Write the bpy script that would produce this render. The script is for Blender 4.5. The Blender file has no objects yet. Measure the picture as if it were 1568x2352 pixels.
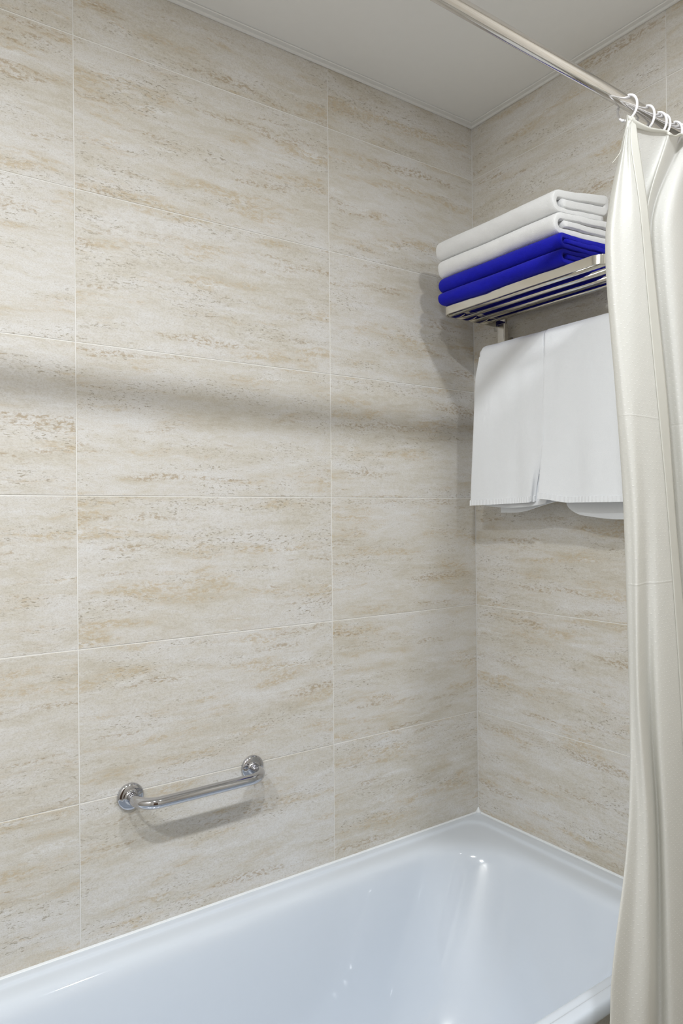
import bpy, bmesh, math, random
from math import pi, sin, cos, sqrt, radians, atan2, hypot
from mathutils import Vector, Matrix, noise

C = bpy.context.scene.collection
SC = bpy.context.scene
ZJ = 1.44                       # height of the tile joint at eye level; heights below are given from it
CEIL = ZJ + 1.0528
RIM = ZJ - 0.884

# ------------------------------------------------------------------ camera
def make_camera():
    yaw, pitch, roll = 0.9581, 0.0027, -0.0096
    fw = Vector((cos(yaw)*cos(pitch), sin(yaw)*cos(pitch), sin(pitch)))
    rt = Vector((sin(yaw), -cos(yaw), 0.0))
    up = rt.cross(fw)
    r2 = rt*cos(roll) + up*sin(roll)
    u2 = -rt*sin(roll) + up*cos(roll)
    cam = bpy.data.cameras.new('camera')
    cam.sensor_fit = 'HORIZONTAL'
    cam.sensor_width = 36.0
    cam.lens = 36.0*1638.67/1568.0
    cam.clip_start = 0.02
    o = bpy.data.objects.new('camera', cam)
    C.objects.link(o)
    m = Matrix((r2, u2, -fw)).transposed().to_4x4()
    m.translation = Vector((-1.4704, -1.4334, ZJ - 0.0402))
    o.matrix_world = m
    SC.camera = o
make_camera()

# ------------------------------------------------------------------ world, exposure
w = bpy.data.worlds.new('world')
SC.world = w
w.use_nodes = True
w.node_tree.nodes['Background'].inputs[0].default_value = (0.75, 0.82, 1.0, 1)
w.node_tree.nodes['Background'].inputs[1].default_value = 0.05
SC.view_settings.view_transform = 'Standard'
SC.view_settings.look = 'None'
SC.view_settings.gamma = 1.0
SC.view_settings.use_curve_mapping = False
SC.view_settings.exposure = 0.17

# ceiling downlights: x, y, watts, colour, label (fixtures are built by make_downlight)
DOWNLIGHTS = [
    (-1.37, -1.272, 14.0, (0.95, 0.98, 1.0), 'round white recessed ceiling downlight in the middle of a row of three'),
    (-0.62, -1.272, 9.0, (0.95, 0.98, 1.0), 'round white recessed ceiling downlight nearest to the shower curtain'),
    (-2.10, -1.272, 15.0, (0.95, 0.98, 1.0), 'round white recessed ceiling downlight farthest from the shower curtain'),
]

# ------------------------------------------------------------------ helpers
def tag(o, label=None, cat=None, group=None, kind=None):
    if label: o['label'] = label
    if cat: o['category'] = cat
    if group: o['group'] = group
    if kind: o['kind'] = kind
    return o

def thing(name, label, cat, loc=(0, 0, 0), group=None):
    o = bpy.data.objects.new(name, None)
    C.objects.link(o)
    o.location = loc
    o.empty_display_size = 0.05
    return tag(o, label, cat, group)

def link_mesh(name, me, mat=None, parent=None, smooth=True):
    o = bpy.data.objects.new(name, me)
    C.objects.link(o)
    if mat: me.materials.append(mat)
    if smooth: me.polygons.foreach_set('use_smooth', [True]*len(me.polygons))
    if parent: 
        o.parent = parent
        o.matrix_parent_inverse = Matrix.Translation(-parent.location)
    return o

def mesh_obj(name, verts, faces, mat=None, parent=None, smooth=True, uvs=None):
    me = bpy.data.meshes.new(name)
    me.from_pydata([tuple(v) for v in verts], [], faces)
    if uvs:
        l = me.uv_layers.new(name='UVMap')
        for lp in me.loops:
            l.data[lp.index].uv = uvs[lp.vertex_index]
    bm = bmesh.new(); bm.from_mesh(me)
    bmesh.ops.recalc_face_normals(bm, faces=bm.faces)
    bm.to_mesh(me); bm.free()
    me.update()
    return link_mesh(name, me, mat, parent, smooth)

def bevel_mod(o, w, seg=2):
    m = o.modifiers.new('bevel', 'BEVEL'); m.width = w; m.segments = seg
    m.limit_method = 'ANGLE'; m.angle_limit = radians(35)
    return o

def box_data(x0, x1, y0, y1, z0, z1):
    v = [(x, y, z) for x in (x0, x1) for y in (y0, y1) for z in (z0, z1)]
    f = [(0, 1, 3, 2), (4, 6, 7, 5), (0, 4, 5, 1), (2, 3, 7, 6), (0, 2, 6, 4), (1, 5, 7, 3)]
    return v, f

def box(name, x0, x1, y0, y1, z0, z1, mat, parent=None, bev=0.0):
    v, f = box_data(x0, x1, y0, y1, z0, z1)
    o = mesh_obj(name, v, f, mat, parent, smooth=False)
    if bev: bevel_mod(o, bev)
    return o

def grid_faces(nu, nv, closed_u=False, closed_v=False):
    fs = []
    for i in range(nu - (0 if closed_u else 1)):
        for j in range(nv - (0 if closed_v else 1)):
            a, b = i, (i+1) % nu
            c, d = j, (j+1) % nv
            fs.append((a*nv+c, b*nv+c, b*nv+d, a*nv+d))
    return fs

def tube_data(path, r, n=16, cap=True):
    P = [Vector(p) for p in path]
    v = []
    up = None
    for i, p in enumerate(P):
        t = (P[min(i+1, len(P)-1)] - P[max(i-1, 0)]).normalized()
        if up is None:
            up = Vector((0, 0, 1)) if abs(t.z) < 0.9 else Vector((1, 0, 0))
        up = (up - t*up.dot(t)).normalized()
        s = t.cross(up)
        rr = r[i] if isinstance(r, (list, tuple)) else r
        for k in range(n):
            a = 2*pi*k/n
            v.append(p + up*(cos(a)*rr) + s*(sin(a)*rr))
    f = grid_faces(len(P), n, closed_v=True)
    if cap:
        f.append(tuple(range(n-1, -1, -1)))
        f.append(tuple((len(P)-1)*n + k for k in range(n)))
    return v, f

def tube(name, path, r, mat, parent=None, n=16, cap=True):
    v, f = tube_data(path, r, n, cap)
    o = mesh_obj(name, v, f, mat, parent)
    return o

def lathe(name, prof, origin, axis, mat, parent=None, n=40):
    """prof: list of (radius, distance along axis)"""
    a = Vector(axis).normalized()
    u = a.orthogonal().normalized(); s = a.cross(u)
    v = []
    for r, d in prof:
        for k in range(n):
            t = 2*pi*k/n
            v.append(Vector(origin) + a*d + u*(cos(t)*r) + s*(sin(t)*r))
    f = grid_faces(len(prof), n, closed_v=True)
    if prof[0][0] > 1e-6: f.append(tuple(range(n)))
    if prof[-1][0] > 1e-6: f.append(tuple((len(prof)-1)*n + k for k in range(n)))
    o = mesh_obj(name, v, f, mat, parent)
    bm = bmesh.new(); bm.from_mesh(o.data)
    bmesh.ops.remove_doubles(bm, verts=bm.verts, dist=1e-6)
    bm.to_mesh(o.data); bm.free()
    return o

def prism(name, prof, p0, p1, au, av, mat, parent=None, smooth=False):
    """extrude a 2D outline (u, v along axes au, av) from p0 to p1"""
    p0, p1, au, av = Vector(p0), Vector(p1), Vector(au), Vector(av)
    n = len(prof)
    v = [p0 + au*a + av*b for a, b in prof] + [p1 + au*a + av*b for a, b in prof]
    f = [(i, (i+1) % n, n+(i+1) % n, n+i) for i in range(n)]
    f.append(tuple(range(n))); f.append(tuple(range(2*n-1, n-1, -1)))
    return mesh_obj(name, v, f, mat, parent, smooth)

def catmull(pts, per):
    P = [Vector(p) for p in pts]
    out = []
    for i in range(len(P)-1):
        p0 = P[i-1] if i else P[0]*2 - P[1]
        p1, p2 = P[i], P[i+1]
        p3 = P[i+2] if i+2 < len(P) else P[-1]*2 - P[-2]
        for k in range(per):
            t = k/per
            out.append(0.5*((2*p1) + (p2-p0)*t + (2*p0-5*p1+4*p2-p3)*t*t + (3*p1-p0-3*p2+p3)*t**3))
    out.append(P[-1])
    return out

def smooth01(a, b, x):
    t = max(0.0, min(1.0, (x-a)/(b-a)))
    return t*t*(3-2*t)

# ------------------------------------------------------------------ materials
class NT:
    def __init__(s, name):
        s.m = bpy.data.materials.new(name); s.m.use_nodes = True
        s.t = s.m.node_tree
        s.b = s.t.nodes['Principled BSDF']
        s.out = s.t.nodes['Material Output']
    def n(s, typ, **kw):
        nd = s.t.nodes.new(typ)
        for k, v in kw.items():
            if k.startswith('i_'): nd.inputs[int(k[2:])].default_value = v
            else: setattr(nd, k, v)
        return nd
    def l(s, a, b): s.t.links.new(a, b)
    def val(s, x, sock):
        if isinstance(x, (int, float)): sock.default_value = x
        elif isinstance(x, (tuple, list)): sock.default_value = x
        else: s.l(x, sock)
    def math(s, op, a, b=0.0, c=0.0, clamp=False):
        nd = s.n('ShaderNodeMath', operation=op, use_clamp=clamp)
        s.val(a, nd.inputs[0]); s.val(b, nd.inputs[1]); s.val(c, nd.inputs[2])
        return nd.outputs[0]
    def vmul(s, a, v):
        nd = s.n('ShaderNodeVectorMath', operation='MULTIPLY'); s.l(a, nd.inputs[0]); nd.inputs[1].default_value = v
        return nd.outputs[0]
    def noise(s, vec, scale3, detail=3.0, rough=0.55, dist=0.0):
        nd = s.n('ShaderNodeTexNoise'); nd.inputs['Scale'].default_value = 1.0
        nd.inputs['Detail'].default_value = detail; nd.inputs['Roughness'].default_value = rough
        nd.inputs['Distortion'].default_value = dist
        s.l(s.vmul(vec, scale3), nd.inputs['Vector'])
        return nd.outputs[0]
    def step(s, x, a, b):
        nd = s.n('ShaderNodeMapRange', interpolation_type='SMOOTHSTEP')
        s.val(x, nd.inputs[0]); nd.inputs[1].default_value = a; nd.inputs[2].default_value = b
        return nd.outputs[0]
    def mix(s, f, a, b):
        nd = s.n('ShaderNodeMix', data_type='RGBA')
        s.val(f, nd.inputs[0])
        s.val(a + (1,) if isinstance(a, tuple) else a, nd.inputs[6])
        s.val(b + (1,) if isinstance(b, tuple) else b, nd.inputs[7])
        return nd.outputs[2]
    def bump(s, h, dist, strength=1.0, prev=None):
        nd = s.n('ShaderNodeBump'); nd.inputs['Distance'].default_value = dist; nd.inputs['Strength'].default_value = strength
        s.l(h, nd.inputs['Height'])
        if prev is not None: s.l(prev, nd.inputs['Normal'])
        return nd.outputs[0]
    def set(s, **kw):
        for k, v in kw.items():
            s.val(v + (1,) if isinstance(v, tuple) and len(v) == 3 else v, s.b.inputs[k.replace('_', ' ')])
        return s

def plain(name, col, rough=0.5, metal=0.0, var=0.03, spec=0.5, scale=40.0, **kw):
    """plain finish with a very slight procedural mottling"""
    k = NT(name)
    tc = k.n('ShaderNodeTexCoord').outputs['Object']
    nz = k.noise(tc, (scale, scale, scale), 3)
    lo = tuple(c*(1-var) for c in col); hi = tuple(min(1, c*(1+var)) for c in col)
    k.set(Base_Color=k.mix(nz, lo, hi), Roughness=rough, Metallic=metal, Specular_IOR_Level=spec)
    for a, b in kw.items(): k.b.inputs[a.replace('_', ' ')].default_value = b
    return k.m

def travertine():
    k = NT('travertine_tile')
    tc = k.n('ShaderNodeTexCoord').outputs['Object']
    oi = k.n('ShaderNodeObjectInfo')
    sc = k.n('ShaderNodeSeparateColor'); k.l(oi.outputs['Color'], sc.inputs[0])
    seed = sc.outputs[0]
    cx = k.n('ShaderNodeCombineXYZ')
    k.l(k.math('MULTIPLY', seed, 17.3), cx.inputs[0]); k.l(k.math('MULTIPLY', seed, 31.7), cx.inputs[1]); k.l(k.math('MULTIPLY', seed, 11.9), cx.inputs[2])
    va = k.n('ShaderNodeVectorMath', operation='ADD'); k.l(tc, va.inputs[0]); k.l(cx.outputs[0], va.inputs[1])
    P0 = va.outputs[0]
    # let the layers undulate
    wob = k.noise(P0, (3.2, 3.2, 5.0), 2)
    wob2 = k.noise(P0, (14.0, 14.0, 22.0), 2)
    wsum = k.math('ADD', k.math('MULTIPLY', wob, 0.022), k.math('MULTIPLY', wob2, 0.016))
    wv = k.n('ShaderNodeCombineXYZ'); k.l(wsum, wv.inputs[2])
    va2 = k.n('ShaderNodeVectorMath', operation='ADD'); k.l(P0, va2.inputs[0]); k.l(wv.outputs[0], va2.inputs[1])
    P = va2.outputs[0]
    n1 = k.noise(P, (3.0, 3.0, 13.0), 5, 0.62)
    n2 = k.noise(P, (13.0, 13.0, 60.0), 5, 0.66)
    n3 = k.noise(P, (75.0, 75.0, 190.0), 5, 0.75)
    n4 = k.noise(P, (330.0, 330.0, 520.0), 3, 0.75)
    mixv = k.math('ADD', k.math('MULTIPLY', n1, 0.42), k.math('ADD', k.math('MULTIPLY', n2, 0.30), k.math('MULTIPLY', n3, 0.28)))
    cr = k.n('ShaderNodeValToRGB'); k.l(mixv, cr.inputs[0])
    e = cr.color_ramp.elements
    e[0].position = 0.36; e[0].color = TR[0] + (1,)
    e[1].position = 0.64; e[1].color = TR[3] + (1,)
    a = e.new(0.46); a.color = TR[1] + (1,)
    a = e.new(0.54); a.color = TR[2] + (1,)
    col = cr.outputs[0]
    # ochre clouds
    bl = k.math('MULTIPLY', k.step(k.noise(P, (4.2, 4.2, 26.0), 4, 0.6), 0.50, 0.66), k.step(n3, 0.40, 0.60))
    col = k.mix(k.math('MULTIPLY', bl, 0.80), col, TR[4])
    # rusty crumbling seams
    seam = k.math('MULTIPLY', k.step(k.noise(P, (3.4, 3.4, 33.0), 3, 0.55), 0.585, 0.68), k.step(k.noise(P, (95.0, 95.0, 210.0), 4, 0.7), 0.46, 0.60))
    col = k.mix(k.math('MULTIPLY', seam, 0.72), col, (0.42, 0.32, 0.20))
    # chalky white patches
    wp = k.math('MULTIPLY', k.step(k.noise(P, (6.0, 6.0, 34.0), 4, 0.62), 0.57, 0.70), k.step(n3, 0.62, 0.42))
    col = k.mix(k.math('MULTIPLY', wp, 0.7), col, (0.80, 0.80, 0.80))
    # pits and crumbs of the stone print
    clus = k.step(k.noise(P, (4.0, 4.0, 24.0), 3, 0.6), 0.47, 0.64)
    pit = k.math('MULTIPLY', k.step(k.noise(P, (105.0, 105.0, 330.0), 4, 0.66), 0.56, 0.65), k.math('ADD', k.math('MULTIPLY', clus, 0.85), 0.15))
    col = k.mix(k.math('MULTIPLY', pit, 0.82), col, TR[5])
    grain = k.step(n4, 0.30, 0.60)
    col = k.mix(k.math('MULTIPLY', k.math('SUBTRACT', 1.0, grain), 0.30), col, TR[5])
    k.set(Base_Color=col, Roughness=k.math('ADD', k.math('MULTIPLY', n3, 0.12), 0.36), Specular_IOR_Level=0.32)
    h = k.math('SUBTRACT', k.math('MULTIPLY', n4, 0.35), pit)
    k.l(k.bump(h, 0.0006, 0.55), k.b.inputs['Normal'])
    return k.m

def terry(name, lo, hi, scale=620.0, dist=0.0016, sheen=0.3):
    k = NT(name)
    tc = k.n('ShaderNodeTexCoord').outputs['Object']
    f = k.noise(tc, (scale, scale, scale), 2, 0.7)
    m = k.noise(tc, (60, 60, 60), 3)
    k.set(Base_Color=k.mix(k.math('ADD', k.math('MULTIPLY', f, 0.6), k.math('MULTIPLY', m, 0.4)), lo, hi), Roughness=0.95, Specular_IOR_Level=0.15,
          Sheen_Weight=sheen, Sheen_Roughness=0.5)
    h = k.math('ADD', f, k.math('MULTIPLY', m, 0.3))
    k.l(k.bump(h, dist, 0.7), k.b.inputs['Normal'])
    return k.m

def flat_cloth():
    k = NT('white_cotton_weave')
    tc = k.n('ShaderNodeTexCoord').outputs['Object']
    f = k.noise(tc, (900, 900, 500), 2, 0.6)
    wr = k.noise(tc, (9, 14, 5), 3, 0.55)
    k.set(Base_Color=k.mix(f, (0.80, 0.825, 0.86), (0.88, 0.90, 0.93)), Roughness=0.9, Specular_IOR_Level=0.2, Sheen_Weight=0.2)
    k.l(k.bump(wr, 0.012, 0.35, k.bump(f, 0.0006, 0.5)), k.b.inputs['Normal'])
    return k.m

def curtain_mat(name, dots=True, col=(0.83, 0.833, 0.81)):
    k = NT(name)
    uv = k.n('ShaderNodeTexCoord').outputs['UV']
    sx = k.n('ShaderNodeSeparateXYZ'); k.l(uv, sx.inputs[0])
    u, v = sx.outputs[0], sx.outputs[1]
    k.set(Base_Color=col, Roughness=0.5, Specular_IOR_Level=0.35)
    nz = k.noise(k.n('ShaderNodeTexCoord').outputs['Object'], (22, 22, 9), 3)
    nrm = k.bump(nz, 0.004, 0.35)
    if dots:
        # little embossed triangles on a diagonal lattice, 9 mm apart
        def cell(shift):
            fu = k.math('SUBTRACT', k.math('FRACT', k.math('ADD', k.math('DIVIDE', u, 0.0135), shift)), 0.5)
            fv = k.math('SUBTRACT', k.math('FRACT', k.math('ADD', k.math('DIVIDE', v, 0.0118), shift)), 0.5)
            # triangle: |fu|*1.6 + fv < 0.16, fv > -0.14
            tri = k.math('ADD', k.math('MULTIPLY', k.math('ABSOLUTE', fu), 1.3), k.math('MULTIPLY', fv, -1.0))
            t1 = k.math('SUBTRACT', 1.0, k.step(tri, 0.0, 0.12))
            t2 = k.math('SUBTRACT', 1.0, k.step(fv, 0.08, 0.15))
            return k.math('MULTIPLY', t1, t2)
        d = k.math('MAXIMUM', cell(0.0), cell(0.5))
        # packing creases across the cloth
        def crease(z0):
            return k.math('SUBTRACT', 1.0, k.step(k.math('ABSOLUTE', k.math('SUBTRACT', v, z0)), 0.0, 0.0025))
        k.set(Base_Color=k.mix(k.math('MULTIPLY', d, 1.0), col, (0.94, 0.94, 0.94)))  # dots whitened in the base colour to paint in their glint
        h = k.math('ADD', d, k.math('MULTIPLY', k.math('MAXIMUM', crease(ZJ-0.160), crease(ZJ+0.115)), 1.2))
        nrm = k.bump(h, 0.00032, 0.7, nrm)
        k.b.inputs['Coat Weight'].default_value = 0.04
        k.b.inputs['Coat Roughness'].default_value = 0.25
    k.l(nrm, k.b.inputs['Normal'])
    tr = k.n('ShaderNodeBsdfTranslucent'); tr.inputs[0].default_value = (col[0], col[1]*0.985, col[2]*0.95, 1)
    mx = k.n('ShaderNodeMixShader'); mx.inputs[0].default_value = 0.38
    k.l(k.b.outputs[0], mx.inputs[1]); k.l(tr.outputs[0], mx.inputs[2]); k.l(mx.outputs[0], k.out.inputs[0])
    return k.m

# travertine print: dark beige, beige, pale, near white, ochre, pit
TR = [(0.575, 0.53, 0.445), (0.66, 0.63, 0.57), (0.71, 0.692, 0.665), (0.755, 0.752, 0.75), (0.56, 0.455, 0.30), (0.36, 0.31, 0.235)]
M_TILE = travertine()
M_GROUT = plain('tile_grout', (0.80, 0.79, 0.765), 0.8)
M_PAINT = plain('ceiling_panel_white', (0.88, 0.88, 0.87), 0.55, var=0.015)
M_TRIM = plain('white_plastic_trim', (0.80, 0.80, 0.79), 0.35, var=0.01)
M_ENAMEL = plain('bathtub_enamel', (0.695, 0.752, 0.83), 0.07, var=0.008, Coat_Weight=0.6, Coat_Roughness=0.03)
M_CAULK = plain('silicone_caulk', (0.80, 0.83, 0.86), 0.4, var=0.02)
M_CHROME = plain('polished_chrome', (0.54, 0.545, 0.575), 0.06, 1.0, var=0.03)
M_STEEL = plain('rack_steel', (0.72, 0.70, 0.645), 0.13, 1.0, var=0.03)
M_ROD = plain('rod_steel', (0.70, 0.68, 0.66), 0.08, 1.0, var=0.03)
M_RING = plain('ring_plastic', (0.85, 0.85, 0.88), 0.3, var=0.01)
M_WHITE_TERRY = terry('white_terry', (0.77, 0.775, 0.78), (0.88, 0.885, 0.89))
M_BLUE_TERRY = terry('blue_terry', (0.005, 0.006, 0.26), (0.012, 0.014, 0.56), sheen=0.06)
M_COTTON = flat_cloth()
M_CURTAIN = curtain_mat('curtain_cloth')
M_CURTAIN_HEM = curtain_mat('curtain_hem_cloth', dots=False, col=(0.83, 0.828, 0.79))
M_FLOOR = plain('floor_stone', (0.34, 0.31, 0.27), 0.35, var=0.2, scale=14)
def lamp_mat():
    k = NT('lamp_diffuser')
    k.set(Base_Color=(0.9, 0.9, 0.9), Emission_Color=(1.0, 0.96, 0.9), Emission_Strength=12.0)
    return k.m
M_LAMP = lamp_mat()

# ------------------------------------------------------------------ room shell
X_FAR, Y_NEAR = -2.35, -2.45
GD = 0.0009      # grout lies this far behind the tile faces
JW = 0.0020      # joint width
random.seed(11)

def tile_mesh(u0, u1, w0, w1):
    """tile with local x along the wall, local z up, face at local y=0 (towards -y)"""
    e = 0.0006
    v = [(u0+e, 0, w0+e), (u1-e, 0, w0+e), (u1-e, 0, w1-e), (u0+e, 0, w1-e),
         (u0, e, w0), (u1, e, w0), (u1, e, w1), (u0, e, w1),
         (u0, 0.008, w0), (u1, 0.008, w0), (u1, 0.008, w1), (u0, 0.008, w1)]
    f = [(0, 1, 2, 3)]
    for a, b in ((0, 4), (4, 8)):
        for i in range(4):
            j = (i+1) % 4
            f.append((a+i, b+i, b+j, a+j))
    me = bpy.data.meshes.new('tile')
    me.from_pydata(v, [], f)
    bm = bmesh.new(); bm.from_mesh(me); bmesh.ops.recalc_face_normals(bm, faces=bm.faces)
    # open back: make sure the face looks to -y
    if [x for x in bm.faces if len(x.verts) == 4][0].normal.y > 0: bmesh.ops.reverse_faces(bm, faces=bm.faces)
    bm.to_mesh(me); bm.free()
    me.materials.append(M_TILE)
    return me

TILE_CACHE = {}
def put_tile(parent, base, rotz, u0, u1, w0, w1, uc, wc, tilt=(0, 0)):
    """u measured along the wall from base, w = height; uc, wc the centre of the whole tile"""
    key = tuple(round(q, 4) for q in (u0-uc, u1-uc, w0-wc, w1-wc))
    if key not in TILE_CACHE: TILE_CACHE[key] = tile_mesh(*key)
    o = bpy.data.objects.new('tile', TILE_CACHE[key])
    C.objects.link(o)
    o.parent = parent
    R = Matrix.Rotation(rotz, 4, 'Z')
    o.matrix_parent_inverse = Matrix.Translation(-parent.location)
    o.location = Vector(base) + R @ Vector((uc, 0, wc))
    o.rotation_euler = (radians(tilt[0]), 0, rotz + radians(tilt[1]))
    o.color = (random.random(), 0, 0, 1)
    return o

ROWS = [(ZJ + 0.3*k, ZJ + 0.3*(k+1)) for k in range(-5, 4)]
def tiled_wall(name, base, rotz, u_min, u_max, joints, slab, z_min=0.0, tilts={}):
    """slab: box limits of the backing; joints: u of the vertical joints, 0.6 apart"""
    o = box(name, *slab, M_GROUT)
    tag(o, kind='structure')
    js = sorted(joints)
    cuts = [u_min] + [j for j in js if u_min < j < u_max] + [u_max]
    for ci in range(len(cuts)-1):
        a, b = cuts[ci], cuts[ci+1]
        if b - a < 0.01: continue
        # centre of the whole 0.6 tile this piece is cut from
        uc = (b - 0.3) if (b in js) else (a + 0.3)
        for ri, (z0, z1) in enumerate(ROWS):
            if z1 <= z_min + 0.02: continue
            zz0, zz1 = max(z0, z_min), min(z1, CEIL)
            t = tilts.get((ci, ri), (random.uniform(-0.06, 0.06), random.uniform(-0.05, 0.05)))
            put_tile(o, base, rotz, a + JW/2, b - JW/2, zz0 + JW/2, zz1 - JW/2, uc, (z0+z1)/2, t)
    return o

A1 = -0.4922
LJ = [A1 - 0.6*k for k in range(0, 4)]
# left wall (behind the bathtub): plane y = 0, u runs along +x
# columns from the far end: 0 1 2 3(=left in photo .. ) ; rows from the floor: row 5 starts at eye level
wall_left = tiled_wall('wall_left', (0, 0, 0), 0.0, X_FAR, 0.0, LJ, (X_FAR-0.1, 0.1, GD, 0.12, 0.0, CEIL), RIM - 0.03)
# right wall (end of the bathtub): plane x = 0, u runs along -y
EJ = [0.5802 + 0.6*k for k in range(0, 4)]
wall_right = tiled_wall('wall_right', (0, 0, 0), -pi/2, 0.0, -Y_NEAR, EJ, (GD, 0.12, Y_NEAR-0.1, GD, 0.0, CEIL), 0.0)
# the two walls behind the photographer
wall_front = tiled_wall('wall_front', (0, Y_NEAR, 0), pi, 0.0, -X_FAR, [0.6, 1.2, 1.8], (X_FAR-0.1, 0.12, Y_NEAR-0.12, Y_NEAR-GD, 0.0, CEIL), 0.0)
wall_back = tiled_wall('wall_back', (X_FAR, Y_NEAR, 0), pi/2, 0.0, -Y_NEAR, [0.6, 1.2, 1.8], (X_FAR-0.12, X_FAR-GD, Y_NEAR-0.1, GD, 0.0, CEIL), 0.0)

floor = tag(box('floor', X_FAR-0.1, 0.12, Y_NEAR-0.1, 0.12, -0.1, 0.0, M_FLOOR), kind='structure')
ceiling = tag(box('ceiling', X_FAR-0.1, 0.12, Y_NEAR-0.12, 0.12, CEIL+0.0005, CEIL+0.08, M_PAINT), kind='structure')

# thin white edge profile round the ceiling: flange on the ceiling, small bead down the wall
TP = [(0.0, 0.0), (0.0, -0.0075), (0.003, -0.0085), (0.0055, -0.0075), (0.0065, -0.0035), (0.0165, -0.003), (0.0175, -0.0015), (0.0175, 0.0)]
t1 = tag(prism('trim_1', TP, (X_FAR, 0, CEIL), (0, 0, CEIL), (0, -1, 0), (0, 0, 1), M_TRIM), kind='structure')
t2 = tag(prism('trim_2', TP, (0, 0, CEIL), (0, Y_NEAR, CEIL), (-1, 0, 0), (0, 0, 1), M_TRIM), kind='structure')

# unseen dark door, added behind the camera to darken reflections in the chrome
def build_added_door():
    M_WOOD = plain('added_door_veneer', (0.09, 0.05, 0.03), 0.35, var=0.25, scale=9)
    d = box('added_door_1', -1.95, -1.15, Y_NEAR+0.001, Y_NEAR+0.035, 0.004, 2.05, M_WOOD, None, 0.003)
    tag(d, kind='structure')
    tube('added_door_handle', catmull([(-1.22, Y_NEAR+0.034, 1.02), (-1.22, Y_NEAR+0.085, 1.02), (-1.25, Y_NEAR+0.095, 1.02), (-1.34, Y_NEAR+0.095, 1.02)], 6), 0.009, M_CHROME, d)
build_added_door()

# ------------------------------------------------------------------ bathtub
def rrect(x0, x1, y0, y1, r, z, n=14):
    """rounded rectangle, corner radii r = (far-wall corner at x1,y1 ; x0,y1 ; x0,y0 ; x1,y0)"""
    out = []
    for (cx, cy, a0, rr) in ((x1-r[0], y1-r[0], 0, r[0]), (x0+r[1], y1-r[1], 90, r[1]), (x0+r[2], y0+r[2], 180, r[2]), (x1-r[3], y0+r[3], 270, r[3])):
        for k in range(n+1):
            a = radians(a0 + 90*k/n)
            out.append((cx + rr*cos(a), cy + rr*sin(a), z))
    # more points along the long sides
    return out

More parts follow.
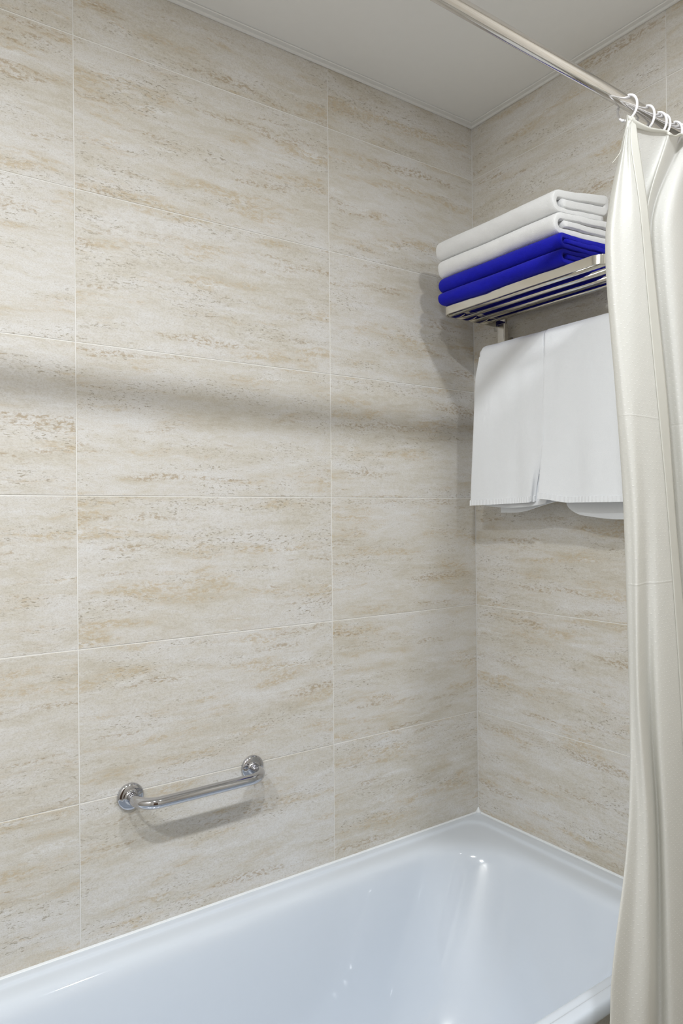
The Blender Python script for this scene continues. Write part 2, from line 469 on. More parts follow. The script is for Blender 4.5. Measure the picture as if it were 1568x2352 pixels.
def build_bathtub():
    root = thing('bathtub', 'white enamel built-in bathtub with rounded basin, below the chrome grab bar', 'bathtub', (-0.81, -0.343, 0.0))
    X0, X1, Y0, Y1 = -1.625, -0.002, -0.685, -0.002
    # insets: left wall (y1), end wall (x1), outer side (y0), far end (x0), dz, radii
    L = [
        (0.012, 0.012, 0.022, 0.012, -0.030, (.004, .004, .02, .02)),
        (0.003, 0.003, 0.003, 0.003, -0.029, (.004, .004, .02, .02)),
        (0.000, 0.000, 0.000, 0.000, -0.025, (.004, .004, .02, .02)),
        (0.000, 0.000, 0.000, 0.000, -0.010, (.004, .004, .02, .02)),
        (0.0004, 0.0004, 0.003, 0.0004, -0.002, (.004, .004, .02, .02)),
        (0.0012, 0.0012, 0.008, 0.0012, 0.000, (.004, .004, .02, .02)),
        (0.0170, 0.0340, 0.0210, 0.034, 0.000, (.045, .045, .03, .03)),
        (0.0205, 0.0380, 0.0235, 0.038, -0.0012, (.048, .048, .032, .032)),
        (0.0235, 0.0420, 0.0255, 0.042, -0.0040, (.052, .052, .034, .034)),
        (0.0275, 0.0470, 0.0280, 0.047, -0.0052, (.056, .056, .036, .036)),
        (0.0400, 0.0630, 0.0350, 0.066, -0.0050, (.10, .10, .06, .06)),
        (0.0560, 0.0820, 0.0420, 0.086, -0.0056, (.15, .14, .09, .09)),
        (0.0660, 0.0920, 0.0470, 0.096, -0.0085, (.175, .16, .10, .10)),
        (0.0740, 0.1010, 0.0510, 0.104, -0.0150, (.185, .17, .11, .11)),
        (0.0800, 0.1080, 0.0550, 0.110, -0.0260, (.19, .175, .115, .115)),
        (0.0860, 0.1180, 0.0600, 0.116, -0.0480, (.195, .18, .12, .12)),
        (0.0960, 0.1450, 0.0680, 0.125, -0.1000, (.20, .18, .13, .13)),
        (0.1080, 0.1900, 0.0790, 0.136, -0.1800, (.21, .18, .14, .14)),
        (0.1200, 0.2350, 0.0920, 0.148, -0.2550, (.21, .17, .15, .15)),
        (0.1330, 0.2720, 0.1060, 0.162, -0.3150, (.20, .16, .15, .15)),
        (0.1500, 0.3080, 0.1240, 0.182, -0.3540, (.18, .15, .14, .14)),
        (0.1740, 0.3450, 0.1500, 0.212, -0.3770, (.15, .13, .12, .12)),
        (0.2040, 0.3900, 0.1830, 0.255, -0.3870, (.12, .11, .10, .10)),
        (0.2600, 0.4700, 0.2400, 0.340, -0.3920, (.07, .07, .06, .06)),
        (0.3200, 0.6000, 0.3200, 0.560, -0.3935, (.018, .018, .018, .018)),
    ]
    v = []
    for (iy1, ix1, iy0, ix0, dz, r) in L:
        v += rrect(X0+ix0, X1-ix1, Y0+iy0, Y1-iy1, r, RIM+dz)
    n = len(v)//len(L)
    f = grid_faces(len(L), n, closed_v=True)
    f.append(tuple((len(L)-1)*n + k for k in range(n)))
    sh = mesh_obj('shell', v, f, M_ENAMEL, root)
    m = sh.modifiers.new('subdivision', 'SUBSURF'); m.levels = 1; m.render_levels = 2
    # overflow and drain at the hidden end
    lathe('drain', [(0.0, 0.004), (0.026, 0.004), (0.033, 0.002), (0.034, 0.0)], (-1.30, -0.34, RIM-0.3925), (0, 0, 1), M_CHROME, root)
    # silicone bead along both walls
    bp = [(0.0, -0.001), (0.0, 0.0022), (0.0010, 0.0017), (0.0028, 0.0006), (0.0042, -0.001)]
    b1 = prism('caulk_bead', bp, (X0, -0.0002, RIM), (-0.0002, -0.0002, RIM), (0, -1, 0), (0, 0, 1), M_CAULK, root)
    b2 = prism('caulk_bead', bp, (-0.0002, -0.0002, RIM), (-0.0002, Y0, RIM), (-1, 0, 0), (0, 0, 1), M_CAULK, root)
    lathe('caulk_bead', [(0.010, -0.001), (0.0075, 0.003), (0.004, 0.008), (0.002, 0.013), (0.0, 0.015)], (-0.003, -0.003, RIM), (0, 0, 1), M_CAULK, root, n=16)
    # tiled apron below the outer rim
    ap = box('apron', X0, -0.003, -0.664+GD, -0.655, 0.0, RIM-0.0305, M_GROUT, root)
    for k in range(3):
        for z0, z1 in ((0.0, 0.24), (0.24, RIM-0.0305)):
            a = X0 + 0.6*k
            t = put_tile(ap, (0, -0.664, 0), 0.0, a + JW/2, min(a+0.6, -0.003) - JW/2, z0 + JW/2, z1 - JW/2, a + 0.3, (z0+z1)/2)
            t.matrix_parent_inverse = ap.matrix_parent_inverse.copy() if False else Matrix.Identity(4)
    # supporting feet under the shell keep it standing on the floor
    for x in (-1.3, -0.55):
        box('foot', x-0.03, x+0.03, -0.46, -0.22, 0.0, RIM-0.396, M_TRIM, root)
build_bathtub()

# ------------------------------------------------------------------ grab bar
def build_grab_bar():
    z = ZJ - 0.6075
    x0, x1 = -0.993, -0.716
    root = thing('grab_bar', 'short polished chrome grab bar with round wall plates on the tiled wall above the bathtub', 'grab bar', (x0, 0, z))
    pr = [(0.027, 0.0), (0.027, 0.004), (0.0262, 0.0065), (0.0235, 0.0082), (0.018, 0.0088), (0.0145, 0.0092), (0.0135, 0.0098), (0.0135, 0.012), (0.0, 0.012)]
    for x in (x0, x1):
        lathe('wall_plate', pr, (x, 0, z), (0, -1, 0), M_CHROME, root, n=48)
    R, d = 0.040, 0.068
    P = [(x0, -0.002, z), (x0, -0.012, z), (x0, -(d-R), z)]
    for k in range(1, 13):
        a = pi/2*k/12
        P.append((x0 + R - R*cos(a), -(d-R) - R*sin(a), z))
    for k in range(1, 12): P.append((x0+R + (x1-x0-2*R)*k/12, -d, z))
    for k in range(0, 13):
        a = pi/2*k/12
        P.append((x1 - R + R*sin(a), -(d-R) - R*cos(a), z))
    P += [(x1, -0.012, z), (x1, -0.002, z)]
    tube('bar', P, 0.0112, M_CHROME, root, n=28)
build_grab_bar()

# ------------------------------------------------------------------ curtain rod and rings
ROD_Y, ROD_R = -0.715, 0.0108
def rod_z(x): return ZJ + 0.6578 - 0.0171*x
def build_rod():
    root = thing('shower_curtain_rod', 'round polished steel shower curtain rod running under the ceiling', 'curtain rod', (0, ROD_Y, rod_z(0)))
    tube('rod', [(x, ROD_Y, rod_z(x)) for x in (-0.002, -0.6, -1.2, -1.8, X_FAR+0.002)], ROD_R, M_ROD, root, n=40)
    pr = [(0.031, 0.0), (0.031, 0.004), (0.028, 0.008), (0.019, 0.011), (0.0140, 0.022), (0.0125, 0.023)]
    lathe('wall_socket', pr, (0, ROD_Y, rod_z(0)), (-1, 0, 0), M_ROD, root)
    lathe('wall_socket', pr, (X_FAR, ROD_Y, rod_z(X_FAR)), (1, 0, 0), M_ROD, root)
build_rod()

def ring_mesh():
    R, r, n, m = 0.0190, 0.0021, 44, 10
    path = []
    for k in range(n+1):
        a = radians(-70 + 352*k/n)
        path.append((0.0006*sin(a*0.5), R*cos(a)*0.93, R*sin(a)*1.12))
    rad = [r]*(n+1)
    rad[0] = rad[1] = rad[-1] = rad[-2] = r*1.25
    v, f = tube_data(path, rad, m)
    # small collar where the two halves of the ring clip together
    base = len(v)
    a = radians(8)
    c = Vector((0, R*cos(a)*0.93, R*sin(a)*1.12)); t = Vector((0, -sin(a), cos(a)))
    v2, f2 = tube_data([c - t*0.0022, c - t*0.001, c + t*0.001, c + t*0.0022], [r*1.0, r*1.3, r*1.3, r*1.0], m)
    v += v2; f += [tuple(base+i for i in q) for q in f2]
    o = mesh_obj('curtain_ring', v, f, M_RING)
    return o
RINGS = [
    (-0.355, 4, 'white plastic curtain ring holding the free front corner of the shower curtain'),
    (-0.300, -6, 'white plastic curtain ring second from the free corner, hanging alone'),
    (-0.2645, 3, 'white plastic curtain ring third from the free corner, left of a close pair'),
    (-0.2540, 8, 'white plastic curtain ring fourth from the free corner, right of a close pair'),
    (-0.2120, -3, 'white plastic curtain ring fifth from the free corner, left in a cluster of three'),
    (-0.1985, 4, 'white plastic curtain ring sixth from the free corner, middle of a cluster of three'),
    (-0.1830, -2, 'white plastic curtain ring seventh from the free corner, cut off by the photo edge'),
]
ring0 = ring_mesh()
for i, (x, a, lab) in enumerate(RINGS):
    o = ring0 if i == 0 else ring0.copy()
    if i: C.objects.link(o)
    o.location = (x, ROD_Y, rod_z(x) + ROD_R + 0.0022 - 0.0213)
    o.rotation_euler = (radians(a*0.6), 0, radians(a))
    tag(o, lab, 'curtain ring', 'white rings on the shower curtain rod')

# ------------------------------------------------------------------ shower curtain
# stations along the cloth (free hem, front flap, fold, back panel, pleats) at twelve heights, in metres
CURTAIN = [
    [(-0.354,-0.728,2.072), (-0.370,-0.744,2.017), (-0.360,-0.752,1.914), (-0.345,-0.752,1.822), (-0.308,-0.752,1.604), (-0.282,-0.752,1.379), (-0.240,-0.752,1.070), (-0.223,-0.752,0.835), (-0.213,-0.752,0.598), (-0.208,-0.752,0.478), (-0.199,-0.752,0.202), (-0.199,-0.752,0.110)],
    [(-0.366,-0.730,2.070), (-0.397,-0.747,2.008), (-0.392,-0.757,1.904), (-0.378,-0.757,1.814), (-0.347,-0.757,1.600), (-0.316,-0.757,1.380), (-0.284,-0.757,1.078), (-0.268,-0.757,0.848), (-0.258,-0.757,0.617), (-0.254,-0.757,0.500), (-0.245,-0.757,0.230), (-0.245,-0.757,0.110)],
    [(-0.370,-0.731,2.069), (-0.406,-0.750,2.004), (-0.415,-0.760,1.898), (-0.405,-0.760,1.808), (-0.379,-0.760,1.597), (-0.356,-0.760,1.381), (-0.353,-0.760,1.089), (-0.339,-0.760,0.868), (-0.330,-0.760,0.645), (-0.327,-0.760,0.532), (-0.326,-0.760,0.276), (-0.326,-0.760,0.110)],
    [(-0.370,-0.729,2.071), (-0.401,-0.744,2.008), (-0.424,-0.756,1.897), (-0.423,-0.760,1.804), (-0.407,-0.762,1.594), (-0.382,-0.756,1.381), (-0.351,-0.742,1.085), (-0.321,-0.735,0.854), (-0.323,-0.735,0.630), (-0.325,-0.735,0.517), (-0.333,-0.735,0.261), (-0.333,-0.735,0.110)],
    [(-0.372,-0.729,2.071), (-0.402,-0.742,2.009), (-0.434,-0.753,1.896), (-0.441,-0.758,1.801), (-0.429,-0.762,1.592), (-0.415,-0.764,1.381), (-0.412,-0.765,1.100), (-0.397,-0.768,0.885), (-0.404,-0.770,0.677), (-0.411,-0.770,0.573), (-0.424,-0.770,0.337), (-0.424,-0.770,0.110)],
    [(-0.375,-0.729,2.071), (-0.413,-0.746,2.004), (-0.454,-0.755,1.890), (-0.463,-0.755,1.798), (-0.441,-0.755,1.592), (-0.418,-0.755,1.381), (-0.413,-0.755,1.098), (-0.409,-0.755,0.884), (-0.436,-0.755,0.681), (-0.449,-0.755,0.580), (-0.466,-0.755,0.348), (-0.466,-0.755,0.110)],
    [(-0.355,-0.715,2.084), (-0.383,-0.722,2.023), (-0.427,-0.728,1.906), (-0.443,-0.732,1.808), (-0.425,-0.735,1.596), (-0.406,-0.735,1.381), (-0.402,-0.738,1.093), (-0.423,-0.745,0.884), (-0.478,-0.752,0.695), (-0.489,-0.752,0.595), (-0.503,-0.750,0.364), (-0.503,-0.750,0.110)],
    [(-0.379,-0.733,2.066), (-0.366,-0.720,2.028), (-0.364,-0.706,1.929), (-0.371,-0.704,1.831), (-0.344,-0.702,1.608), (-0.328,-0.702,1.380), (-0.320,-0.702,1.072), (-0.318,-0.702,0.842), (-0.342,-0.702,0.620), (-0.351,-0.702,0.509), (-0.368,-0.702,0.255), (-0.368,-0.702,0.110)],
    [(-0.331,-0.739,2.060), (-0.317,-0.728,2.039), (-0.304,-0.704,1.945), (-0.316,-0.704,1.842), (-0.294,-0.704,1.613), (-0.278,-0.704,1.379), (-0.270,-0.704,1.065), (-0.261,-0.704,0.827), (-0.272,-0.704,0.596), (-0.277,-0.704,0.479), (-0.286,-0.704,0.213), (-0.286,-0.704,0.110)],
    [(-0.284,-0.742,2.067), (-0.279,-0.734,2.048), (-0.302,-0.716,1.941), (-0.300,-0.710,1.843), (-0.276,-0.710,1.613), (-0.256,-0.710,1.379), (-0.238,-0.710,1.061), (-0.228,-0.710,0.821), (-0.233,-0.710,0.584), (-0.235,-0.710,0.465), (-0.240,-0.710,0.192), (-0.240,-0.710,0.110)],
    [(-0.272,-0.746,2.062), (-0.279,-0.742,2.044), (-0.326,-0.735,1.928), (-0.318,-0.728,1.834), (-0.280,-0.722,1.611), (-0.251,-0.722,1.379), (-0.230,-0.722,1.062), (-0.216,-0.722,0.822), (-0.217,-0.722,0.585), (-0.220,-0.722,0.465), (-0.225,-0.722,0.193), (-0.225,-0.722,0.110)],
    [(-0.251,-0.742,2.068), (-0.207,-0.722,2.074), (-0.265,-0.708,1.953), (-0.269,-0.706,1.850), (-0.236,-0.706,1.618), (-0.203,-0.706,1.378), (-0.172,-0.706,1.050), (-0.157,-0.706,0.801), (-0.159,-0.706,0.555), (-0.162,-0.706,0.432), (-0.168,-0.706,0.150), (-0.168,-0.706,0.110)],
    [(-0.235,-0.742,2.076), (-0.199,-0.730,2.073), (-0.265,-0.718,1.949), (-0.273,-0.718,1.846), (-0.238,-0.718,1.616), (-0.206,-0.718,1.378), (-0.171,-0.718,1.053), (-0.158,-0.718,0.806), (-0.158,-0.718,0.561), (-0.161,-0.718,0.438), (-0.167,-0.718,0.159), (-0.167,-0.718,0.110)],
    [(-0.206,-0.742,2.078), (-0.174,-0.733,2.079), (-0.249,-0.738,1.946), (-0.252,-0.738,1.844), (-0.228,-0.738,1.614), (-0.201,-0.738,1.378), (-0.174,-0.738,1.057), (-0.167,-0.738,0.815), (-0.169,-0.738,0.575), (-0.172,-0.738,0.455), (-0.178,-0.738,0.179), (-0.178,-0.738,0.110)],
    [(-0.161,-0.742,2.071), (-0.089,-0.709,2.114), (-0.114,-0.706,1.990), (-0.120,-0.706,1.880), (-0.119,-0.706,1.628), (-0.108,-0.706,1.377), (-0.086,-0.706,1.037), (-0.082,-0.706,0.782), (-0.084,-0.706,0.528), (-0.086,-0.706,0.400), (-0.093,-0.706,0.110), (-0.093,-0.706,0.110)],
    [(-0.117,-0.742,2.071), (-0.096,-0.733,2.101), (-0.118,-0.738,1.978), (-0.123,-0.738,1.869), (-0.129,-0.738,1.623), (-0.124,-0.738,1.377), (-0.116,-0.738,1.048), (-0.114,-0.738,0.801), (-0.117,-0.738,0.556), (-0.119,-0.738,0.432), (-0.125,-0.738,0.151), (-0.125,-0.738,0.110)],
    [(-0.072,-0.742,2.069), (-0.008,-0.711,2.137), (-0.009,-0.708,2.015), (-0.011,-0.708,1.900), (-0.017,-0.708,1.637), (-0.023,-0.708,1.375), (-0.027,-0.708,1.028), (-0.032,-0.708,0.769), (-0.038,-0.708,0.512), (-0.041,-0.708,0.382), (-0.047,-0.708,0.087), (-0.047,-0.708,0.110)]]

def build_curtain():
    root = thing('shower_curtain', 'cream white shower curtain with small embossed dots, drawn to the right outside the bathtub', 'shower curtain', (-0.25, ROD_Y, 0.0))
    PU, PV = 8, 9
    cols = [catmull(c, PV) for c in CURTAIN]                # along the height
    nv = len(cols[0])
    rows = [catmull([cols[i][j] for i in range(len(cols))], PU) for j in range(nv)]    # along the cloth
    nu = len(rows[0])
    V = [[None]*nv for _ in range(nu)]
    # soft billows so that no panel is a ruled surface
    for j in range(nv):
        for i in range(nu):
            p = rows[j][i].copy()
            q = noise.noise(Vector((p.x*7, p.z*2.2, i*0.03)))
            fade = smooth01(2.06, 1.9, p.z)
            p.y += 0.004*q*fade
            V[i][j] = p
    # cloth coordinates, measured along the cloth from the free edge at every height
    U = [[0.0]*nv for _ in range(nu)]
    for i in range(1, nu):
        for j in range(nv):
            U[i][j] = U[i-1][j] + (V[i][j]-V[i-1][j]).length
    verts = [V[i][j] for i in range(nu) for j in range(nv)]
    uvs = [(U[i][j], V[i][j].z) for i in range(nu) for j in range(nv)]
    body = mesh_obj('panel', verts, grid_faces(nu, nv), M_CURTAIN, root, uvs=uvs)
    # normals of the grid, pointing away from the fold
    def nrm(i, j):
        a = V[min(i+1, nu-1)][j] - V[max(i-1, 0)][j]
        b = V[i][min(j+1, nv-1)] - V[i][max(j-1, 0)]
        n = a.cross(b)
        return n.normalized() if n.length > 1e-9 else Vector((0, -1, 0))
    def strip(name, ii, jj, off):
        vs, uv = [], []
        for i in ii:
            for j in jj:
                vs.append(V[i][j] + nrm(i, j)*off); uv.append((U[i][j], V[i][j].z))
        return mesh_obj(name, vs, grid_faces(len(ii), len(jj)), M_CURTAIN_HEM, root, uvs=uv)
    side = 1 if nrm(3, nv//2).y < 0 else -1
    for nm, ii, jj, sg in (('side_hem', list(range(0, PU+1)), list(range(0, nv)), side), ('top_hem', list(range(7*PU, nu)), list(range(0, 5)), -side)):
        s = strip(nm, ii, jj, 0.0011*sg)
        m = s.modifiers.new('thickness', 'SOLIDIFY'); m.thickness = 0.0007; m.offset = 0
    # loose threads at the free corner
    th = [Vector(p) for p in ((-0.372, -0.738, 2.066), (-0.3935, -0.745, 2.0454), (-0.4015, -0.745, 2.0384), (-0.4045, -0.742, 2.0246), (-0.4050, -0.738, 2.0104), (-0.4100, -0.738, 1.9966), (-0.4200, -0.738, 1.9837), (-0.4336, -0.738, 1.9697))]
    tube('loose_thread', catmull(th, 6), 0.00045, M_CURTAIN_HEM, root, n=6)
build_curtain()

# ------------------------------------------------------------------ towel rack
RX, RZT, RZB = -0.22, ZJ + 0.479, ZJ + 0.459     # front of the shelf frame, its top and bottom edge
RY0, RY1 = -0.100, -0.572
def build_rack():
    root = thing('towel_rack', 'polished steel wall towel rack with barred shelf and lower rail, in the tiled corner', 'towel rack', (0, -0.336, RZB))
    # flat bar frame, bent round the two front corners
    r, t = 0.030, 0.005
    pts = [(-0.004, RY0), (RX + r, RY0)]
    for k in range(1, 11):
        a = pi/2*k/10
        pts.append((RX + r - r*sin(a), RY0 - r + r*cos(a)))
    for k in range(0, 11):
        a = pi/2*k/10
        pts.append((RX + r - r*cos(a), RY1 + r - r*sin(a)))
    pts.append((-0.004, RY1))
    v, n = [], len(pts)
    for i, (x, y) in enumerate(pts):
        x0, y0 = pts[max(i-1, 0)]; x1, y1 = pts[min(i+1, n-1)]
        d = Vector((x1-x0, y1-y0)).normalized(); nx, ny = -d.y, d.x
        for (o, z) in ((0, RZB), (0, RZT), (t, RZT), (t, RZB)):
            v.append((x + nx*o, y + ny*o, z))
    # make sure the thickness goes inwards
    if v[2][1] > RY0: 
        v = []
        for i, (x, y) in enumerate(pts):
            x0, y0 = pts[max(i-1, 0)]; x1, y1 = pts[min(i+1, n-1)]
            d = Vector((x1-x0, y1-y0)).normalized(); nx, ny = d.y, -d.x
            for (o, z) in ((0, RZB), (0, RZT), (t, RZT), (t, RZB)):
                v.append((x + nx*o, y + ny*o, z))
    f = grid_faces(n, 4, closed_v=True) + [(0, 1, 2, 3), ((n-1)*4+3, (n-1)*4+2, (n-1)*4+1, (n-1)*4)]
    fr = mesh_obj('frame', v, f, M_STEEL, root, smooth=True)
    bevel_mod(fr, 0.0009)
    fr.modifiers.new('wn', 'WEIGHTED_NORMAL')
    # bars of the shelf
    for x in (-0.178, -0.134, -0.090, -0.046):
        tube('shelf_bar', [(x, RY0-0.004, ZJ+0.4715), (x, (RY0+RY1)/2, ZJ+0.4715), (x, RY1+0.004, ZJ+0.4715)], 0.0062, M_STEEL, root, n=20)
    # wall plates of the shelf, posts down to the rail and arms out to it
    for y in (-0.1315, -0.5405):
        box('post', -0.034, -0.0185, y-0.012, y+0.012, ZJ+0.362, RZB+0.001, M_STEEL, root, 0.0015)
        box('wall_plate', -0.008, -0.0002, y-0.019, y+0.019, ZJ+0.345, ZJ+0.425, M_STEEL, root, 0.002)
        box('arm', -0.098, -0.006, y-0.008, y+0.008, ZJ+0.364, ZJ+0.378, M_STEEL, root, 0.0015)
    for y in (RY0-0.0025, RY1+0.0025):
        box('wall_plate', -0.006, -0.0002, y-0.02, y+0.02, RZB-0.006, RZT+0.004, M_STEEL, root, 0.0015)
    tube('rail', [(-0.095, -0.134, ZJ+0.3705), (-0.095, -0.336, ZJ+0.3705), (-0.095, -0.600, ZJ+0.3705)], 0.0085, M_STEEL, root, n=24)
build_rack()

# ------------------------------------------------------------------ folded towels on the shelf
def ribbon_outline(path, th):
    """closed outline round a 2D centre line with half thickness th[i]; returns left side, right side"""
    n = len(path)
    Lft, Rgt = [], []
    for i in range(n):
        a = Vector(path[max(i-1, 0)]); b = Vector(path[min(i+1, n-1)])
        d = (b-a).normalized(); nn = Vector((-d.y, d.x))
        p = Vector(path[i])
        Lft.append(p + nn*th[i]); Rgt.append(p - nn*th[i])
    return Lft, Rgt

def folded_towel(name, label, group, mat, y0, y1, zb, zt, xf, xb, layers, seed, tilt=0.0, lift=0.0, puff=0.0):
    """layers: list of (x_front, x_back, z_centre 0..1, half thickness) from the inner end of the cloth to the outer;
       successive layers are joined by U turns, alternately at the back and at the front"""
    rnd = random.Random(seed)
    H = zt - zb
    path, th = [], []
    def seg(xa, xc, z, h, n=12):
        for k in range(n+1):
            path.append((xa + (xc-xa)*k/n, zb + z*H)); th.append(h)
    for li, (xa, xc, z, h) in enumerate(layers):
        if li:
            # U turn from the previous end
            px, pz = path[-1]; ph = th[-1]
            nx, nz = xa, zb + z*H
            cz = (pz+nz)/2; rr = abs(nz-pz)/2
            s = 1 if layers[li-1][1] > layers[li-1][0] else -1
            for k in range(1, 12):
                t = k/12; a = pi*t
                bx = px + (nx-px)*t
                path.append((bx + s*rr*0.95*sin(a), pz + (nz-pz)*(1-cos(a))/2)); th.append(ph + (h-ph)*t)
        seg(xa, xc, z, h)
    # tapered ends of the cloth
    n = len(path)
    Lf, Rg = ribbon_outline(path, th)
    ny = 46
    verts = []
    for j in range(ny):
        t = j/(ny-1)
        # denser slices near both ends, where the edge rounds off
        t = 0.5 - 0.5*cos(pi*t) if True else t
        y = y0 + (y1-y0)*t
        e = min(t, 1-t)*abs(y1-y0)
        ed = 1.0 if e > 0.009 else sqrt(max(0.0, 1-(1-e/0.009)**2))
        ed = 0.62 + 0.38*ed
        for side in (0, 1):
            seq = range(n) if side == 0 else range(n-1, -1, -1)
            for i in seq:
                c = Vector(path[i]); p = (Lf if side == 0 else Rg)[i]
                # flatten the very ends of the cloth
                q = c + (p-c)*ed
                g = noise.noise(Vector((q.x*22+seed, y*9, q.y*30)))*0.0045 + noise.noise(Vector((q.x*60, y*38+seed, q.y*60)))*0.0015
                sag = 0.004*sin(pi*t)*noise.noise(Vector((3.1, y*5, 0)))
                w = 0.0025*noise.noise(Vector((i*0.05, seed, 1.7)))*(1 if t > 0.5 else 0.4)
                yy = y + w*4*(2*t-1) + (q.x - xf)*tilt
                u = max(0.0, min(1.0, (q.x-xf)/(xb-xf)))**1.3*(0.35+0.65*t)
                zz = q.y + (q.y-zb)*puff*u + lift*u
                verts.append(Vector((q.x + g*0.8, yy, zz + g*0.55 + sag)))
    m = 2*n
    f = grid_faces(ny, m, closed_v=True)
    for j in (0, ny-1):
        for i in range(n-1):
            f.append((j*m+i, j*m+i+1, j*m+m-2-i, j*m+m-1-i))
    o = mesh_obj(name, verts, f, mat)
    tag(o, label, 'towel', group)
    return o

def stack():
    XF, XB = -0.236, -0.045
    G = 'folded bath towels stacked on the rack shelf'
    zs = [ZJ+0.4815, ZJ+0.5125, ZJ+0.5485, ZJ+0.5940, ZJ+0.6430]
    # blue, lowest: a wrap with one inner fold
    folded_towel('folded_towel', 'lowest folded royal blue towel, lying directly on the bars of the steel rack', G, M_BLUE_TERRY,
                 -0.112, -0.482, zs[0], zs[1], XF, XB,
                 [(-0.070, -0.216, 0.51, 0.0050), (-0.216, XB-0.012, 0.51, 0.0050), (XB-0.012, XF+0.011, 0.835, 0.0052), (XF+0.011, XB, 0.165, 0.0053)][1:], 3, puff=0.15)
    folded_towel('folded_towel', 'upper folded royal blue towel, between the other blue towel and the white ones', G, M_BLUE_TERRY,
                 -0.114, -0.480, zs[1], zs[2], XF+0.002, XB,
                 [(-0.214, XB-0.010, 0.50, 0.0060), (XB-0.010, XF+0.014, 0.83, 0.0060), (XF+0.014, XB, 0.165, 0.0058)], 8, lift=0.0048, puff=0.12)
    folded_towel('folded_towel', 'lower folded white terry towel, resting on the blue towels', G, M_WHITE_TERRY,
                 -0.109, -0.474, zs[2], zs[3], XF+0.001, XB,
                 [(-0.210, XB-0.012, 0.50, 0.0075), (XB-0.012, XF+0.017, 0.83, 0.0076), (XF+0.017, XB-0.004, 0.165, 0.0074)], 15, lift=0.0092, puff=0.12)
    folded_towel('folded_towel', 'topmost folded white terry towel of the stack on the rack', G, M_WHITE_TERRY,
                 -0.103, -0.468, zs[3], zs[4], XF-0.002, XB-0.004,
                 [(-0.209, XB-0.016, 0.45, 0.0090), (XB-0.016, XF+0.018, 0.82, 0.0092), (XF+0.018, XB-0.022, 0.13, 0.0062)], 23, lift=0.0148, puff=0.30)
stack()

# ------------------------------------------------------------------ towel hanging on the lower rail
def drape(name, mat, parent, y0, y1, r, zf, zb, th, wav, seed, ny=40, xlean=0.0, edge=None, rail=(-0.095, ZJ+0.3705)):
    """cloth over the rail: r = distance from the rail axis, zf(y)/zb(y) = heights of front and back bottom edge"""
    rx, rz = rail
    nf, na, nb = 44, 14, 26
    verts = []
    for j in range(ny):
        t = j/(ny-1)
        y = y0 + (y1-y0)*t
        prof = []
        for k in range(nb): prof.append(('b', k/nb))
        for k in range(na+1): prof.append(('a', k/na))
        for k in range(1, nf+1): prof.append(('f', k/nf))
        droop = 0.0
        for s, q in prof:
            if s == 'b':
                z = zb(t) + (rz - zb(t))*q; x = rx + r; dep = 1-q
            elif s == 'a':
                a = pi*q; x = rx + r*cos(a); z = rz + r*sin(a); dep = 0
            else:
                z = rz + (zf(t) - rz)*q; x = rx - r - xlean*q; dep = q
            wv = wav*dep*(noise.noise(Vector((y*9+seed, z*1.3, seed))) + 0.5*noise.noise(Vector((y*22, z*2.0+seed, 3))))
            if s == 'f': x += wv
            elif s == 'b': x += wv*0.3
            z += 0.0015*noise.noise(Vector((y*30, seed, dep)))*(1 if s == 'a' else 0)
            yy = y
            if edge: yy, x, z = edge(t, s, dep, y, x, z)
            verts.append((x, yy, z))
    m = nf + na + 1 + nb
    o = mesh_obj(name, verts, grid_faces(ny, m), mat, parent)
    md = o.modifiers.new('thickness', 'SOLIDIFY'); md.thickness = th; md.offset = 0
    md2 = o.modifiers.new('round', 'BEVEL'); md2.width = th*0.35; md2.segments = 2; md2.limit_method = 'ANGLE'; md2.angle_limit = radians(60)
    return o, verts, m, (nb+na+1)

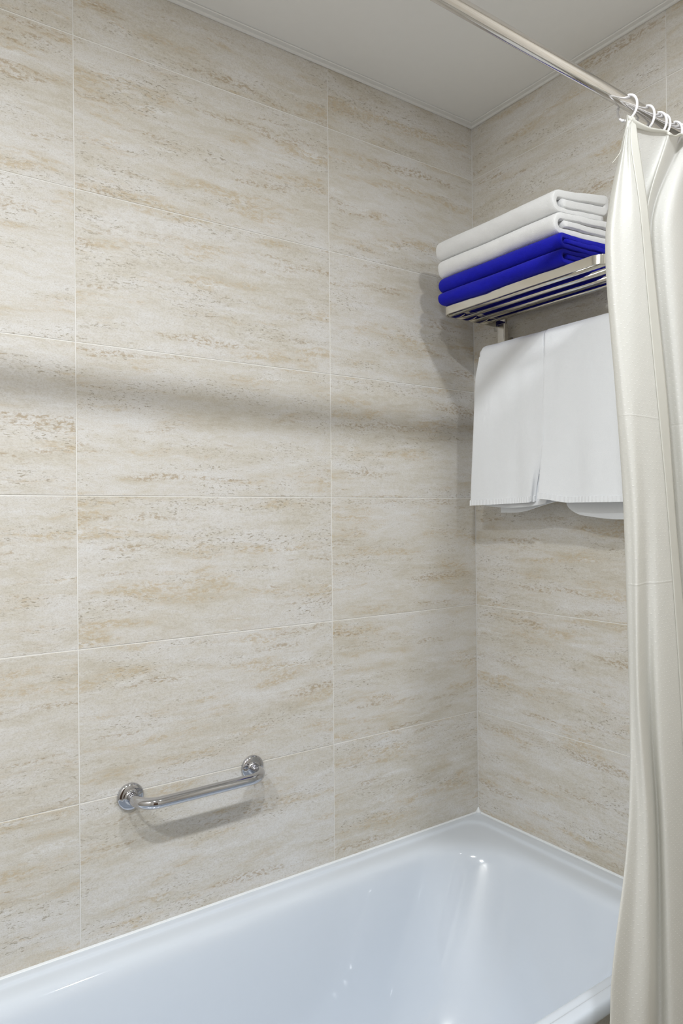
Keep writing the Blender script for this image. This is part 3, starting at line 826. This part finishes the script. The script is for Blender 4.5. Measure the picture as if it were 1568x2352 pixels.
def build_hanging():
    root = thing('hanging_towel', 'white cotton towel hanging over the rack rail, its edges meeting in the middle', 'towel', (-0.095, -0.34, ZJ+0.37))
    YL, YM, YR = -0.122, -0.337, -0.600
    # inner layer: back half of the fold, shows as flaps below the front
    def zfb(t):
        y = YL - 0.004 + (YR-YL)*t
        return ZJ - 0.016 - 0.012*smooth01(0.0, 0.10, t)*(1-smooth01(0.42, 0.55, t))
    drape('inner_layer', M_COTTON, root, YL-0.004, YR, 0.0115, lambda t: ZJ - 0.020 - 0.009*sin(pi*min(1, t/0.45)) if t < 0.45 else ZJ + 0.01, lambda t: ZJ+0.02, 0.0035, 0.006, 4)
    def rear_l(t):   # rear flap of the left half, one square corner, rising towards the middle
        return ZJ - 0.041 + 0.027*smooth01(0.25, 1.05, t)
    def rear_r(t):   # rear flap of the right half, rounded lower corner
        u = max(0.0, 1 - t/0.22)
        return ZJ - 0.058 + 0.032*(1 - sqrt(max(0.0, 1-u*u))) + 0.012*(1-smooth01(0.0, 0.6, t))
    drape('rear_flap', M_COTTON, root, -0.168, -0.358, 0.0150, lambda t: ZJ + 0.05, rear_l, 0.0030, 0.010, 9, ny=60)
    drape('rear_flap', M_COTTON, root, -0.368, YR, 0.0150, lambda t: ZJ + 0.05, rear_r, 0.0030, 0.010, 12, ny=70)
    # the two front panels
    def edge_l(t, s, dep, y, x, z):
        # outer edge leans out a little towards the bottom; free edge curls back near the hem
        u = smooth01(0.35, 0.0, t)
        y += 0.022*dep*u*(s == 'f')
        v = smooth01(0.80, 1.0, t)
        if s == 'f':
            open_ = smooth01(0.62, 1.0, dep)
            y += 0.034*open_*v
            x += 0.016*open_*v*v
        if s == 'a': z -= 0.010*smooth01(0.10, 0.0, t)**1.5
        if s == 'a' or (s == 'f' and dep < 0.15): y -= 0.012*smooth01(0.08, 0.0, t)*(1-dep/0.15 if s == 'f' else 1)
        return y, x, z
    def edge_r(t, s, dep, y, x, z):
        v = smooth01(0.22, 0.0, t)
        if s == 'f':
            open_ = smooth01(0.60, 1.0, dep)
            y += 0.012*dep*v
            x -= 0.010*open_*v
        return y, x, z
    zl = lambda t: ZJ - 0.020 + 0.006*t
    zr = lambda t: ZJ - 0.007 - 0.010*smooth01(0.0, 0.25, t) - 0.002*t
    R = 0.0185
    o1, v1, m1, s1 = drape('front_panel', M_COTTON, root, YL, YM-0.001, R, zl, lambda t: ZJ+0.10, 0.0040, 0.010, 21, xlean=0.006, edge=edge_l)
    o2, v2, m2, s2 = drape('front_panel', M_COTTON, root, YM-0.0035, YR, R+0.0012, zr, lambda t: ZJ+0.10, 0.0040, 0.009, 31, xlean=0.006, edge=edge_r)
    # woven hem bands with small ribs, along the bottom of each front panel
    for o, vv, m in ((o1, v1, m1), (o2, v2, m2)):
        ny = len(vv)//m
        hv = []
        N = 160
        for k in range(N+1):
            q = k/N*(ny-1); j = min(int(q), ny-2); ft = q - j
            bot = Vector(vv[j*m+m-1]).lerp(Vector(vv[(j+1)*m+m-1]), ft)
            top = Vector(vv[j*m+m-4]).lerp(Vector(vv[(j+1)*m+m-4]), ft)
            up = (top-bot).normalized()
            rib = 0.0010*(0.5+0.5*cos(k*pi/3))
            for (h, dx) in ((-0.0015, 0.0014), (-0.0020, -0.0036-rib), (0.0115, -0.0036-rib), (0.0125, -0.0012)):
                hv.append(bot + up*h + Vector((dx, 0, 0)))
        mesh_obj('hem', hv, grid_faces(N+1, 4), M_COTTON, o, smooth=False)
build_hanging()

# ------------------------------------------------------------------ ceiling downlights
def make_downlight(x, y, watts, col, label):
    root = thing('downlight', label, 'ceiling light', (x, y, CEIL), 'recessed ceiling downlights')
    lathe('trim_ring', [(0.052, 0.0005), (0.052, 0.004), (0.056, 0.006), (0.068, 0.005), (0.073, 0.0005)], (x, y, CEIL), (0, 0, -1), M_TRIM, root)
    lathe('diffuser', [(0.0, 0.002), (0.0515, 0.002), (0.0518, 0.0005)], (x, y, CEIL), (0, 0, -1), M_LAMP, root)
    L = bpy.data.lights.new('lamp', 'AREA'); L.shape = 'DISK'; L.size = 0.10; L.energy = watts; L.color = col
    o = bpy.data.objects.new('lamp', L); C.objects.link(o)
    o.parent = root
    o.location = (0, 0, -0.008)
for d in DOWNLIGHTS: make_downlight(*d)
